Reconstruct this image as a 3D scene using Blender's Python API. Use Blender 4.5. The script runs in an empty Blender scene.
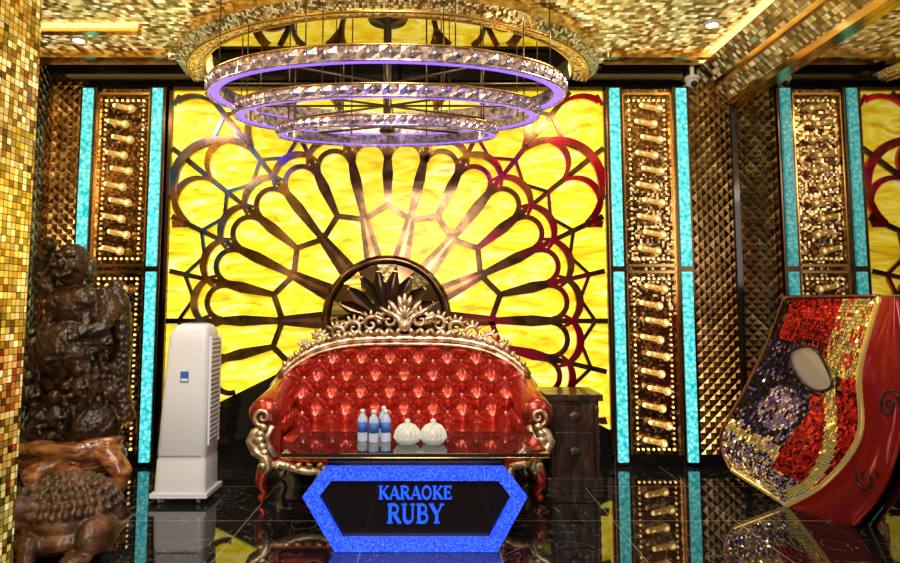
import bpy, math, random
from mathutils import Vector, Matrix, Euler
random.seed(7)
R=random.random
scene=bpy.context.scene
scene.view_settings.view_transform='Standard'
pi=math.pi

# ---------------------------------------------------------------- materials
def newmat(name):
    m=bpy.data.materials.new(name); m.use_nodes=True
    nt=m.node_tree; b=nt.nodes['Principled BSDF']
    return m,nt,b
def plain(name,col,metal=0,rough=.4,emis=None,es=0,trans=0,coat=0,alpha=1,bump=None,var=None):
    m,nt,b=newmat(name)
    b.inputs['Base Color'].default_value=(*col,1)
    b.inputs['Metallic'].default_value=metal
    b.inputs['Roughness'].default_value=rough
    b.inputs['Transmission Weight'].default_value=trans
    b.inputs['Coat Weight'].default_value=coat
    b.inputs['Alpha'].default_value=alpha
    if emis:
        b.inputs['Emission Color'].default_value=(*emis,1)
        b.inputs['Emission Strength'].default_value=es
    if bump or var:
        tc=nt.nodes.new('ShaderNodeTexCoord'); n=nt.nodes.new('ShaderNodeTexNoise')
        n.inputs['Scale'].default_value=(bump or (8,0))[0]; n.inputs['Detail'].default_value=5
        nt.links.new(tc.outputs['Object'],n.inputs['Vector'])
        if bump:
            bp=nt.nodes.new('ShaderNodeBump'); bp.inputs['Distance'].default_value=bump[1]; bp.inputs['Strength'].default_value=.8
            nt.links.new(n.outputs['Fac'],bp.inputs['Height']); nt.links.new(bp.outputs['Normal'],b.inputs['Normal'])
        if var:
            r=nt.nodes.new('ShaderNodeValToRGB'); r.color_ramp.elements[0].position=.35; r.color_ramp.elements[1].position=.65
            r.color_ramp.elements[0].color=(*col,1); r.color_ramp.elements[1].color=(*var,1)
            nt.links.new(n.outputs['Fac'],r.inputs['Fac']); nt.links.new(r.outputs['Color'],b.inputs['Base Color'])
    return m
def mth(nt,op,a,b=None):
    n=nt.nodes.new('ShaderNodeMath'); n.operation=op
    for i,v in enumerate((a,b)):
        if v is None: continue
        if isinstance(v,(int,float)): n.inputs[i].default_value=v
        else: nt.links.new(v,n.inputs[i])
    return n.outputs[0]
def ramp(nt,fac,stops,const=False):
    r=nt.nodes.new('ShaderNodeValToRGB'); cr=r.color_ramp
    if const: cr.interpolation='CONSTANT'
    while len(cr.elements)<len(stops): cr.elements.new(.5)
    for e,(p,c) in zip(cr.elements,stops): e.position=p; e.color=(*c,1)
    nt.links.new(fac,r.inputs['Fac']); return r.outputs['Color']
def axes2(nt,ax):
    tc=nt.nodes.new('ShaderNodeTexCoord'); s=nt.nodes.new('ShaderNodeSeparateXYZ')
    nt.links.new(tc.outputs['Object'],s.inputs[0])
    d={'x':0,'y':1,'z':2}
    return s.outputs[d[ax[0]]],s.outputs[d[ax[1]]]
def mosaic(name,ax,tile,stops,tilt=.3,rough=.15,metal=1,grout=.44,glow=0,gp=4.0):
    m,nt,b=newmat(name)
    u,v=axes2(nt,ax)
    us=mth(nt,'DIVIDE',u,tile); vs=mth(nt,'DIVIDE',v,tile)
    fu=mth(nt,'FLOOR',us); fv=mth(nt,'FLOOR',vs)
    c=nt.nodes.new('ShaderNodeCombineXYZ'); nt.links.new(fu,c.inputs[0]); nt.links.new(fv,c.inputs[1])
    w=nt.nodes.new('ShaderNodeTexWhiteNoise'); w.noise_dimensions='3D'; nt.links.new(c.outputs[0],w.inputs['Vector'])
    col=ramp(nt,w.outputs['Value'],stops)
    g=mth(nt,'MAXIMUM',mth(nt,'ABSOLUTE',mth(nt,'SUBTRACT',mth(nt,'SUBTRACT',us,fu),.5)),mth(nt,'ABSOLUTE',mth(nt,'SUBTRACT',mth(nt,'SUBTRACT',vs,fv),.5)))
    gm=mth(nt,'GREATER_THAN',g,grout)
    mx=nt.nodes.new('ShaderNodeMix'); mx.data_type='RGBA'
    nt.links.new(gm,mx.inputs['Factor']); nt.links.new(col,mx.inputs['A']); mx.inputs['B'].default_value=(.05,.03,.01,1)
    nt.links.new(mx.outputs['Result'],b.inputs['Base Color'])
    ge=nt.nodes.new('ShaderNodeNewGeometry')
    a=nt.nodes.new('ShaderNodeVectorMath'); a.operation='SUBTRACT'; nt.links.new(w.outputs['Color'],a.inputs[0]); a.inputs[1].default_value=(.5,.5,.5)
    s=nt.nodes.new('ShaderNodeVectorMath'); s.operation='SCALE'; nt.links.new(a.outputs[0],s.inputs[0]); s.inputs['Scale'].default_value=tilt
    d=nt.nodes.new('ShaderNodeVectorMath'); d.operation='ADD'; nt.links.new(s.outputs[0],d.inputs[0]); nt.links.new(ge.outputs['Normal'],d.inputs[1])
    n=nt.nodes.new('ShaderNodeVectorMath'); n.operation='NORMALIZE'; nt.links.new(d.outputs[0],n.inputs[0])
    nt.links.new(n.outputs[0],b.inputs['Normal'])
    b.inputs['Metallic'].default_value=metal; b.inputs['Roughness'].default_value=rough
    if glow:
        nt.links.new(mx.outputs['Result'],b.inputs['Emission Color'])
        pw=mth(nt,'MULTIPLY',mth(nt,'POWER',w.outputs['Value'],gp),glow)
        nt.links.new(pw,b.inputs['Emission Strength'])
    return m
def quilt(name,ax,s,stops,dist=.03,rough=.2):
    m,nt,b=newmat(name)
    u,v=axes2(nt,ax)
    a=mth(nt,'DIVIDE',mth(nt,'ADD',u,v),s); c=mth(nt,'DIVIDE',mth(nt,'SUBTRACT',u,v),s)
    def tri(x):
        return mth(nt,'SUBTRACT',.5,mth(nt,'ABSOLUTE',mth(nt,'SUBTRACT',mth(nt,'FRACT',x),.5)))
    h=mth(nt,'MINIMUM',tri(a),tri(c))
    bp=nt.nodes.new('ShaderNodeBump'); bp.inputs['Distance'].default_value=dist; bp.inputs['Strength'].default_value=1
    nt.links.new(h,bp.inputs['Height']); nt.links.new(bp.outputs['Normal'],b.inputs['Normal'])
    cc=nt.nodes.new('ShaderNodeCombineXYZ'); nt.links.new(mth(nt,'FLOOR',a),cc.inputs[0]); nt.links.new(mth(nt,'FLOOR',c),cc.inputs[1])
    w=nt.nodes.new('ShaderNodeTexWhiteNoise'); nt.links.new(cc.outputs[0],w.inputs['Vector'])
    col=ramp(nt,w.outputs['Value'],stops); nt.links.new(col,b.inputs['Base Color'])
    b.inputs['Metallic'].default_value=1; b.inputs['Roughness'].default_value=rough
    return m
def noise_mat(name,scale,stops,detail=6,distort=0,metal=0,rough=.3,es=0,stretch=(1,1,1),rot=(0,0,0),coat=0,bump=0,vor=False):
    m,nt,b=newmat(name)
    tc=nt.nodes.new('ShaderNodeTexCoord'); mp=nt.nodes.new('ShaderNodeMapping')
    mp.inputs['Scale'].default_value=stretch; mp.inputs['Rotation'].default_value=rot
    nt.links.new(tc.outputs['Object'],mp.inputs[0])
    if vor:
        n=nt.nodes.new('ShaderNodeTexVoronoi'); n.inputs['Scale'].default_value=scale; out=n.outputs['Distance']
    else:
        n=nt.nodes.new('ShaderNodeTexNoise'); n.inputs['Scale'].default_value=scale; n.inputs['Detail'].default_value=detail
        n.inputs['Distortion'].default_value=distort; out=n.outputs['Fac']
    nt.links.new(mp.outputs[0],n.inputs['Vector'])
    col=ramp(nt,out,stops)
    nt.links.new(col,b.inputs['Base Color'])
    b.inputs['Metallic'].default_value=metal; b.inputs['Roughness'].default_value=rough; b.inputs['Coat Weight'].default_value=coat
    if es:
        nt.links.new(col,b.inputs['Emission Color']); b.inputs['Emission Strength'].default_value=es
    if bump:
        bp=nt.nodes.new('ShaderNodeBump'); bp.inputs['Distance'].default_value=bump
        nt.links.new(out,bp.inputs['Height']); nt.links.new(bp.outputs['Normal'],b.inputs['Normal'])
    return m

M={}
M['onyx']=noise_mat('backlit_yellow_onyx',2.3,[(.27,(.58,.32,.008)),(.39,(.82,.57,.015)),(.50,(.93,.75,.03)),(.60,(.99,.88,.15)),(.68,(1,.94,.40)),(.76,(.80,.56,.02))],distort=2.0,rough=.22,es=.88,stretch=(1,1,3.4),rot=(0,.6,0))
M['onyx'].node_tree.nodes['Principled BSDF'].inputs['Specular IOR Level'].default_value=.3
def reflection_painted(name,scale,base,base2,rough,kr,kb):
    """mirror strips: bronze, with blue (far left) and red (far right) party-light reflections painted into the colour"""
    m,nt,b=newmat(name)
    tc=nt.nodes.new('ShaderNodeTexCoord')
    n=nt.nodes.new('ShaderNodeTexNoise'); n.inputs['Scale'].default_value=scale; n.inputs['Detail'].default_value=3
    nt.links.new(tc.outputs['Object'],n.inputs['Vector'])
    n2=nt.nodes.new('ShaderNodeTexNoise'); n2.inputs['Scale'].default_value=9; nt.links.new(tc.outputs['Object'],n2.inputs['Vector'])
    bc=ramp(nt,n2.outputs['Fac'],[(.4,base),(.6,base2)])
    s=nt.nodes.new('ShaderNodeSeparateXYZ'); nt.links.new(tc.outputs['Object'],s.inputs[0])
    side=ramp(nt,mth(nt,'ADD',mth(nt,'MULTIPLY',s.outputs[0],.25),.55),[(.0,(.04,.18,.75)),(.22,(.10,.10,.6)),(.36,(.45,.04,.2)),(1,(.70,.02,.06))])  # painted reflections: blue to the left, red to the right
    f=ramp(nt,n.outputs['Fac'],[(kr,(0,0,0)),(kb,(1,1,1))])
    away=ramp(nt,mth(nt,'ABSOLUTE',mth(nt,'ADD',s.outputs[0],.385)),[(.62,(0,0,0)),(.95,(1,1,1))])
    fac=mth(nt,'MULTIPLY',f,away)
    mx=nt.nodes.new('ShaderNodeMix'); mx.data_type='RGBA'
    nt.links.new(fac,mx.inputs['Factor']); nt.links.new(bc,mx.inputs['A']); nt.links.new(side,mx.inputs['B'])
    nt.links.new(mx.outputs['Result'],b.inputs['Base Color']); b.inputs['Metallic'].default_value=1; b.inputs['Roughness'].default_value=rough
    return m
M['rib']=reflection_painted('dark_bronze_mirror',1.5,(.085,.05,.028),(.20,.11,.055),.14,.52,.62)
M['crescent']=reflection_painted('amber_mirror_strip',1.3,(.28,.13,.05),(.48,.26,.10),.12,.46,.58)
M['black']=plain('black_gloss',(.008,.007,.008),0,.06)
M['blackmir']=plain('black_mirror',(.55,.5,.45),1,.02)
M['mirror']=plain('tinted_mirror',(.34,.33,.32),1,.015)
M['gold']=plain('polished_gold',(.85,.55,.18),1,.18)
M['goldled']=plain('gold_led_trim',(.9,.6,.2),.6,.3,(1,.78,.28),1.6)
M['bronze']=plain('bronze_frame',(.14,.085,.045),1,.2)
goldst=[(0,(.45,.28,.03)),(.4,(.78,.54,.07)),(.8,(.93,.72,.17)),(1,(1,.88,.42))]
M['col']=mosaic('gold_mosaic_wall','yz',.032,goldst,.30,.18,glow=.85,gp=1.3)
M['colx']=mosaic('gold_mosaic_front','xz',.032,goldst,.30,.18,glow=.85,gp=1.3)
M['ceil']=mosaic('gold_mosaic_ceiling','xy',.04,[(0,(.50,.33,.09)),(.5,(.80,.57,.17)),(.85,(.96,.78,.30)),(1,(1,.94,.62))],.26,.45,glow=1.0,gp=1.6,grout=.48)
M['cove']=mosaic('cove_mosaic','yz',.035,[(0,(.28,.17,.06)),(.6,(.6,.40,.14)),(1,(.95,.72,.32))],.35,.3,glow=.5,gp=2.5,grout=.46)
qst=[(0,(.26,.16,.07)),(.6,(.44,.28,.13)),(1,(.7,.5,.26))]
M['quiltx']=quilt('quilted_bronze_tile','xz',.095,qst,.035)
M['quilty']=quilt('quilted_bronze_tile_side','yz',.095,qst,.035)
M['neon']=noise_mat('cyan_bubble_neon',30,[(0,(.66,1,.98)),(.28,(.16,.74,.76)),(.8,(.0,.40,.45))],es=1.0,vor=True)
M['panel']=mosaic('gold_mirror_glass','xz',.02,[(0,(.12,.065,.03)),(.7,(.30,.18,.08)),(1,(.6,.42,.2))],.14,.14,glow=.15,gp=6,grout=.49)
M['amber']=plain('amber_crystal',(.95,.6,.2),.7,.15,(1,.6,.15),.38)
M['amberglow']=plain('amber_bulb',(1,.7,.3),0,.3,(1,.68,.24),2.4)
M['silvercr']=noise_mat('crystal_band',30,[(.35,(.28,.20,.26)),(.5,(.66,.54,.66)),(.66,(1,.90,.98))],metal=.9,rough=.15,es=.08)
M['purple']=plain('purple_led',(.25,.15,.9),0,.4,(.25,.12,1),1.5)
M['led']=plain('warm_led',(1,.9,.7),0,.4,(1,.85,.55),4)
M['steel']=plain('dark_steel',(.15,.12,.1),1,.3)
M['leather']=plain('metallic_copper_red_leather',(.50,.050,.030),.72,.23,coat=.6,bump=(60,.0015))
M['carved']=noise_mat('antique_silver_gold',14,[(.35,(.34,.22,.11)),(.5,(.70,.54,.36)),(.65,(.92,.82,.68))],metal=.85,rough=.32,bump=.008)
M['wood']=noise_mat('carved_dark_wood',9,[(.35,(.010,.004,.002)),(.55,(.042,.017,.009)),(.72,(.11,.045,.022))],rough=.33,coat=.25,bump=.03,stretch=(1,1,.5))
M['root']=noise_mat('polished_root_wood',5,[(.3,(.06,.018,.008)),(.5,(.27,.09,.03)),(.68,(.6,.27,.10))],rough=.25,coat=.5,stretch=(1,1,3),distort=1.5,bump=.006)
M['white']=plain('cooler_white_plastic',(.80,.84,.92),0,.3)
M['grey']=plain('grey_plastic',(.25,.26,.28),0,.4)
M['blue']=noise_mat('blue_glitter_led',70,[(0,(.10,.22,1)),(.35,(.02,.09,.95)),(.8,(.01,.03,.6))],es=1.2,vor=True)
M['bluetxt']=plain('blue_sign_letters',(.01,.08,.9),0,.5,(.01,.10,1),1.1)
M['tglass']=plain('black_table_glass',(.012,.012,.014),0,.03,coat=.5)
M['pet']=plain('bottle_plastic',(.75,.88,1),0,.08,trans=.6,emis=(.5,.7,.9),es=.12)
M['label']=plain('blue_label',(.03,.15,.6),0,.35)
M['cap']=plain('white_cap',(.8,.85,.95),0,.35)
M['crystal']=plain('cut_crystal',(.92,.94,.9),0,.1,trans=.5,emis=(.8,.8,.7),es=.10)
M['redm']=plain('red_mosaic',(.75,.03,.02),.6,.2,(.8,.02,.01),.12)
M['redd']=plain('dark_red_mosaic',(.35,.015,.015),.7,.18)
M['redgl']=plain('red_lacquer',(.42,.02,.018),.5,.16,coat=.6)
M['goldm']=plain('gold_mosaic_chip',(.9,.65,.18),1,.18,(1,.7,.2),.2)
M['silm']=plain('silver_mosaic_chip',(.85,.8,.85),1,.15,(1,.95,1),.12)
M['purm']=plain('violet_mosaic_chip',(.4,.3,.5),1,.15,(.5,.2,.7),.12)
M['brnm']=plain('bronze_mosaic_chip',(.30,.15,.08),1,.2)
M['blkm']=plain('black_mosaic_chip',(.02,.018,.02),.3,.12)
M['eyeglass']=plain('smoked_eye_glass',(.50,.44,.46),.3,.35)
M['toadwood']=noise_mat('toad_wood',9,[(.35,(.03,.012,.006)),(.55,(.10,.042,.02)),(.72,(.22,.10,.05))],rough=.35,coat=.2,bump=.02)
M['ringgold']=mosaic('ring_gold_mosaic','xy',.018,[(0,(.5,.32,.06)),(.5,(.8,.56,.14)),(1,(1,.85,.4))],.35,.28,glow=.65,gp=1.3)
# floor marble
m,nt,b=newmat('black_marble_floor')
tc=nt.nodes.new('ShaderNodeTexCoord')
n=nt.nodes.new('ShaderNodeTexNoise'); n.inputs['Scale'].default_value=1.6; n.inputs['Detail'].default_value=9; n.inputs['Distortion'].default_value=2.2
nt.links.new(tc.outputs['Object'],n.inputs['Vector'])
vein=mth(nt,'LESS_THAN',mth(nt,'ABSOLUTE',mth(nt,'SUBTRACT',n.outputs['Fac'],.5)),.0035)
u,v=axes2(nt,'xy')
def seam(x): return mth(nt,'LESS_THAN',mth(nt,'ABSOLUTE',mth(nt,'SUBTRACT',mth(nt,'FRACT',mth(nt,'DIVIDE',x,.8)),.5)),.004)
sm=mth(nt,'MAXIMUM',seam(u),seam(v)); al=mth(nt,'MAXIMUM',mth(nt,'MULTIPLY',vein,.4),mth(nt,'MULTIPLY',sm,.8))
nt.links.new(ramp(nt,al,[(0,(.009,.009,.011)),(1,(.36,.34,.32))]),b.inputs['Base Color'])
b.inputs['Roughness'].default_value=.025; b.inputs['Specular IOR Level'].default_value=1.0
M['floor']=m

# ---------------------------------------------------------------- mesh builder
class MB:
    def __init__(s,name,parent=None):
        s.n=name; s.v=[]; s.f=[]; s.mi=[]; s.sm=[]; s.mats=[]; s.p=parent
    def m(s,k):
        if k not in s.mats: s.mats.append(k)
        return s.mats.index(k)
    def add(s,vs,fs,k,smooth=False,M4=None):
        o=len(s.v); i=s.m(k)
        for q in vs:
            q=Vector(q)
            if M4: q=M4@q
            s.v.append(tuple(q))
        for f in fs: s.f.append([a+o for a in f]); s.mi.append(i); s.sm.append(smooth)
    def box(s,lo,hi,k,M4=None):
        x0,y0,z0=lo; x1,y1,z1=hi
        s.add([(x0,y0,z0),(x1,y0,z0),(x1,y1,z0),(x0,y1,z0),(x0,y0,z1),(x1,y0,z1),(x1,y1,z1),(x0,y1,z1)],
          [(0,3,2,1),(4,5,6,7),(0,1,5,4),(1,2,6,5),(2,3,7,6),(3,0,4,7)],k,False,M4)
    def ell(s,c,r,k='wood',rot=(0,0,0),nu=16,nv=10):
        Mx=Matrix.Translation(c)@Euler(rot).to_matrix().to_4x4()
        vs=[];fs=[]
        for j in range(1,nv):
            t=pi*j/nv
            for i in range(nu):
                a=2*pi*i/nu; vs.append((r[0]*math.sin(t)*math.cos(a),r[1]*math.sin(t)*math.sin(a),r[2]*math.cos(t)))
        top=len(vs); vs.append((0,0,r[2])); vs.append((0,0,-r[2]))
        for j in range(nv-2):
            for i in range(nu):
                i2=(i+1)%nu; fs.append((j*nu+i,(j+1)*nu+i,(j+1)*nu+i2,j*nu+i2))
        for i in range(nu):
            i2=(i+1)%nu; fs.append((top,i,i2)); fs.append((top+1,(nv-2)*nu+i2,(nv-2)*nu+i))
        s.add(vs,fs,k,True,Mx)
    def lathe(s,prof,c,k,n=24,M4=None,smooth=True):
        vs=[];fs=[]
        for (r,z) in prof:
            for i in range(n):
                a=2*pi*i/n; vs.append((c[0]+r*math.cos(a),c[1]+r*math.sin(a),c[2]+z))
        for j in range(len(prof)-1):
            for i in range(n):
                i2=(i+1)%n; fs.append((j*n+i,j*n+i2,(j+1)*n+i2,(j+1)*n+i))
        fs.append(tuple(reversed(range(n)))); fs.append(tuple((len(prof)-1)*n+i for i in range(n)))
        s.add(vs,fs,k,smooth,M4)
    def tube(s,pts,r,k,n=8,closed=False):
        pts=[Vector(p) for p in pts]; N=len(pts)
        if not isinstance(r,(list,tuple)): r=[r]*N
        vs=[];fs=[]; prev=None
        for i,p in enumerate(pts):
            if closed: t=pts[(i+1)%N]-pts[i-1]
            else: t=pts[min(i+1,N-1)]-pts[max(i-1,0)]
            t.normalize()
            if prev is None:
                up=Vector((0,0,1)) if abs(t.z)<.9 else Vector((0,1,0))
                a=t.cross(up).normalized()
            else:
                a=(prev-t*prev.dot(t)).normalized()
            prev=a; b_=t.cross(a)
            for j in range(n):
                q=2*pi*j/n; vs.append(p+(a*math.cos(q)+b_*math.sin(q))*r[i])
        for i in range(N if closed else N-1):
            i2=(i+1)%N
            for j in range(n):
                j2=(j+1)%n; fs.append((i*n+j,i*n+j2,i2*n+j2,i2*n+j))
        if not closed:
            fs.append(tuple(reversed(range(n)))); fs.append(tuple((N-1)*n+j for j in range(n)))
        s.add(vs,fs,k,True)
    def grid(s,fn,nu,nv,k,smooth=True):
        vs=[fn(i/nu,j/nv) for j in range(nv+1) for i in range(nu+1)]
        fs=[(j*(nu+1)+i,j*(nu+1)+i+1,(j+1)*(nu+1)+i+1,(j+1)*(nu+1)+i) for j in range(nv) for i in range(nu)]
        s.add(vs,fs,k,smooth)
    def prismY(s,poly,y0,y1,k):
        n=len(poly)
        vs=[(x,y0,z) for x,z in poly]+[(x,y1,z) for x,z in poly]
        fs=[tuple(range(n)),tuple(reversed(range(n,2*n)))]+[(i,i+n,(i+1)%n+n,(i+1)%n) for i in range(n)]
        s.add(vs,fs,k)
    def build(s,bevel=0,remesh=0,disp=0,dscale=.1):
        me=bpy.data.meshes.new(s.n); me.from_pydata(s.v,[],s.f)
        for k in s.mats: me.materials.append(M[k])
        for p,i,q in zip(me.polygons,s.mi,s.sm): p.material_index=i; p.use_smooth=q
        me.update()
        o=bpy.data.objects.new(s.n,me); scene.collection.objects.link(o)
        if s.p: o.parent=s.p
        if bevel:
            md=o.modifiers.new('b','BEVEL'); md.width=bevel; md.segments=3; md.limit_method='ANGLE'; md.angle_limit=.6
        if remesh:
            md=o.modifiers.new('r','REMESH'); md.mode='VOXEL'; md.voxel_size=remesh; md.use_smooth_shade=True
            sm=o.modifiers.new('s','SMOOTH'); sm.iterations=1
        if disp:
            t=bpy.data.textures.new(s.n+'_t','CLOUDS'); t.noise_scale=dscale; t.noise_depth=3
            md=o.modifiers.new('d','DISPLACE'); md.texture=t; md.strength=disp; md.mid_level=.5; md.texture_coords='LOCAL'
        return o
def empty(name,loc=(0,0,0)):
    e=bpy.data.objects.new(name,None); scene.collection.objects.link(e); e.empty_display_size=.1
    return e

# ---------------------------------------------------------------- room shell
XL,XR,YB,H=-3.46,2.77,5.9,3.6
b_=MB('floor'); b_.box((XL-.1,-1.6,-.1),(XR+.1,YB+.1,0),'floor'); b_.build()
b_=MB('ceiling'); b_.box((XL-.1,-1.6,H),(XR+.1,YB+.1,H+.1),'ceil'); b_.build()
b_=MB('wall_back'); b_.box((XL-.1,YB,0),(XR+.1,YB+.1,H),'black'); b_.build()
b_=MB('wall_left'); b_.box((XL-.1,-1.6,0),(XL,YB,H),'quilty'); b_.build()
b_=MB('wall_right'); b_.box((XR,-1.6,0),(XR+.1,YB,H),'mirror'); b_.build()
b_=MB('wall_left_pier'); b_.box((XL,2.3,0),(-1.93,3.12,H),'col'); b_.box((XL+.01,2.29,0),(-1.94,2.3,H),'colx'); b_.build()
b_=MB('trim_quilted_right'); b_.box((2.37,5.84,0),(2.77,5.9,3.45),'quiltx'); b_.build()
b_=MB('trim_quilted_left'); b_.box((XL,5.84,0),(-3.2,5.9,3.45),'quiltx'); b_.build()
b_=MB('trim_cornice')
b_.box((XL,5.78,3.45),(2.44,5.9,3.6),'black')
for x0,x1 in ((XL,-2.28),(1.56,2.44)):
    b_.box((x0,5.43,3.53),(x1,5.50,3.6),'gold'); b_.box((x0,5.50,3.575),(x1,5.54,3.6),'goldled')
    b_.box((x0,5.66,3.55),(x1,5.78,3.6),'bronze')
b_.build()
b_=MB('trim_cove_right')
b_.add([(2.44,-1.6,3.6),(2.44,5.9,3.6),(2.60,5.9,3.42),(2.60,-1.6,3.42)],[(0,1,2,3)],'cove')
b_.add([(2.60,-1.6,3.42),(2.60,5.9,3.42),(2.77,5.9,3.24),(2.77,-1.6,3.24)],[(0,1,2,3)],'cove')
for x,z,w,k in ((2.43,3.585,.02,'goldled'),(2.60,3.41,.022,'gold'),(2.74,3.235,.028,'gold')):
    b_.box((x-w,-1.6,z-w),(x+w,5.9,z+w),k)
b_.build()
b_=MB('trim_ceiling_left'); b_.box((XL,4.95,3.55),(-2.3,5.02,3.6),'gold'); b_.box((XL,4.90,3.58),(-2.3,4.95,3.6),'goldled'); b_.build()
b_=MB('baseboard_back'); b_.box((XL,5.82,0),(2.77,5.86,.1),'black'); b_.build()
b_=MB('trim_mirror_frame'); b_.box((2.745,5.80,0),(2.77,5.9,3.22),'black'); b_.box((2.755,3.2,0),(2.77,3.22,3.22),'bronze'); b_.build()

for x in (-3.125,-2.49,1.685,2.295):
    b_=MB('neon_light_column')
    b_.box((x-.075,5.81,0),(x+.075,5.9,3.40),'bronze')
    b_.box((x-.045,5.785,.04),(x+.045,5.825,1.70),'neon'); b_.box((x-.045,5.785,1.75),(x+.045,5.825,3.38),'neon')
    b_.build(bevel=.006)
for x0,x1 in ((-3.04,-2.575),(1.77,2.21)):
    b_=MB('wall_panel_crystal_tubes')
    b_.box((x0,5.855,0),(x1,5.9,3.39),'panel')
    for xa in (x0,x1): b_.box((xa-.008,5.83,.08),(xa+.008,5.855,3.34),'gold')
    for z in (.08,1.70,1.76,3.34): b_.box((x0,5.83,z-.012),(x1,5.855,z+.012),'gold')
    xi0,xi1=x0+.06,x1-.06
    for zs,ze in ((.14,1.64),(1.82,3.28)):
        k=int((ze-zs)/.045)
        for i in range(k+1):
            z=zs+(ze-zs)*i/k
            for xx in (xi0,xi1): b_.ell((xx,5.845,z),(.011,.011,.011),'amberglow' if i%2==0 else 'amber',nu=6,nv=4)
        nx=int((xi1-xi0)/.045)
        for i in range(nx+1):
            for z in (zs,ze): b_.ell((xi0+(xi1-xi0)*i/nx,5.845,z),(.011,.011,.011),'amberglow',nu=6,nv=4)
        nrow=10
        for r_ in range(nrow):
            z=zs+.08+(ze-zs-.16)*r_/(nrow-1)
            off=.025 if r_%2 else -.025
            xc=(x0+x1)/2+off
            b_.tube([(xc-.08,5.79,z+.014),(xc+.06,5.79,z-.014)],.024,'amber',10)
            b_.ell((xc+.065,5.78,z-.016),(.038,.03,.038),'amber',nu=12,nv=8)
            b_.ell((xc+.068,5.752,z-.018),(.018,.012,.018),'amberglow',nu=8,nv=5)
            b_.ell((xc-.09,5.785,z+.016),(.019,.016,.019),'amberglow',nu=8,nv=5)
            b_.tube([(xc,5.85,z),(xc,5.79,z)],.006,'gold',6)
    b_.build()

# ---------------------------------------------------------------- fan / peacock wall feature
CX,CZ=-.385,1.27
X0,X1,Z1=-2.36,1.59,3.37
tanb=math.tan(math.radians(26))
def inside(x,z,e=0): return X0+e<=x<=X1-e and z<=Z1-e and (z-CZ)>=-tanb*abs(x-CX)
fan=MB('peacock_fan_wall_panel')
poly=[(CX,CZ),(X0,CZ-tanb*(CX-X0)),(X0,Z1),(X1,Z1),(X1,CZ-tanb*(X1-CX))]
fan.prismY(poly,5.86,5.9,'onyx')
def P(r,a): return (CX+r*math.cos(a),CZ+r*math.sin(a))
ycount=[0]
def strip(pts,w,k,y=5.835):
    N=len(pts)
    if not isinstance(w,(list,tuple)): w=[w]*N
    L=[]
    for i,(x,z) in enumerate(pts):
        a=pts[max(i-1,0)]; c=pts[min(i+1,N-1)]
        tx,tz=c[0]-a[0],c[1]-a[1]; l=math.hypot(tx,tz) or 1
        nx,nz=-tz/l,tx/l; L.append((x,z,nx*w[i]/2,nz*w[i]/2))
    ycount[0]+=1; y-=(ycount[0]%37)*.0001
    for i in range(N-1):
        A,B=L[i],L[i+1]
        if not(inside(A[0],A[1]) and inside(B[0],B[1])): continue
        q=[(A[0]-A[2],A[1]-A[3]),(B[0]-B[2],B[1]-B[3]),(B[0]+B[2],B[1]+B[3]),(A[0]+A[2],A[1]+A[3])]
        vs=[(x,y,z) for x,z in q]+[(x,5.86,z) for x,z in q]
        fan.add(vs,[(0,1,2,3),(0,4,5,1),(3,2,6,7)],k)
def line(p,q,n=14): return [(p[0]+(q[0]-p[0])*i/n,p[1]+(q[1]-p[1])*i/n) for i in range(n+1)]
def lerpw(a,b,n=14): return [a+(b-a)*i/n for i in range(n+1)]
def wlist(*ws,n=30):
    o=[]
    for i in range(n+1):
        t=i/n*(len(ws)-1); j=min(int(t),len(ws)-2); o.append(ws[j]+(ws[j+1]-ws[j])*(t-j))
    return o
st=math.radians(25.78)
def bez(p0,p1,p2,n=10): return [((1-t)**2*p0[0]+2*t*(1-t)*p1[0]+t*t*p2[0],(1-t)**2*p0[1]+2*t*(1-t)*p1[1]+t*t*p2[1]) for t in [i/n for i in range(n+1)]]
for k in range(-5,5):
    a=pi/2+(k+.5)*st
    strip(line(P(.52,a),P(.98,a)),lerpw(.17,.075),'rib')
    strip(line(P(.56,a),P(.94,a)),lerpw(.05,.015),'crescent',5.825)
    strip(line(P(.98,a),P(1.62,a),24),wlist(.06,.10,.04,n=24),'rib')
    strip(line(P(1.62,a),P(2.9,a),40),wlist(.04,.055,.04,n=40),'rib')
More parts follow.
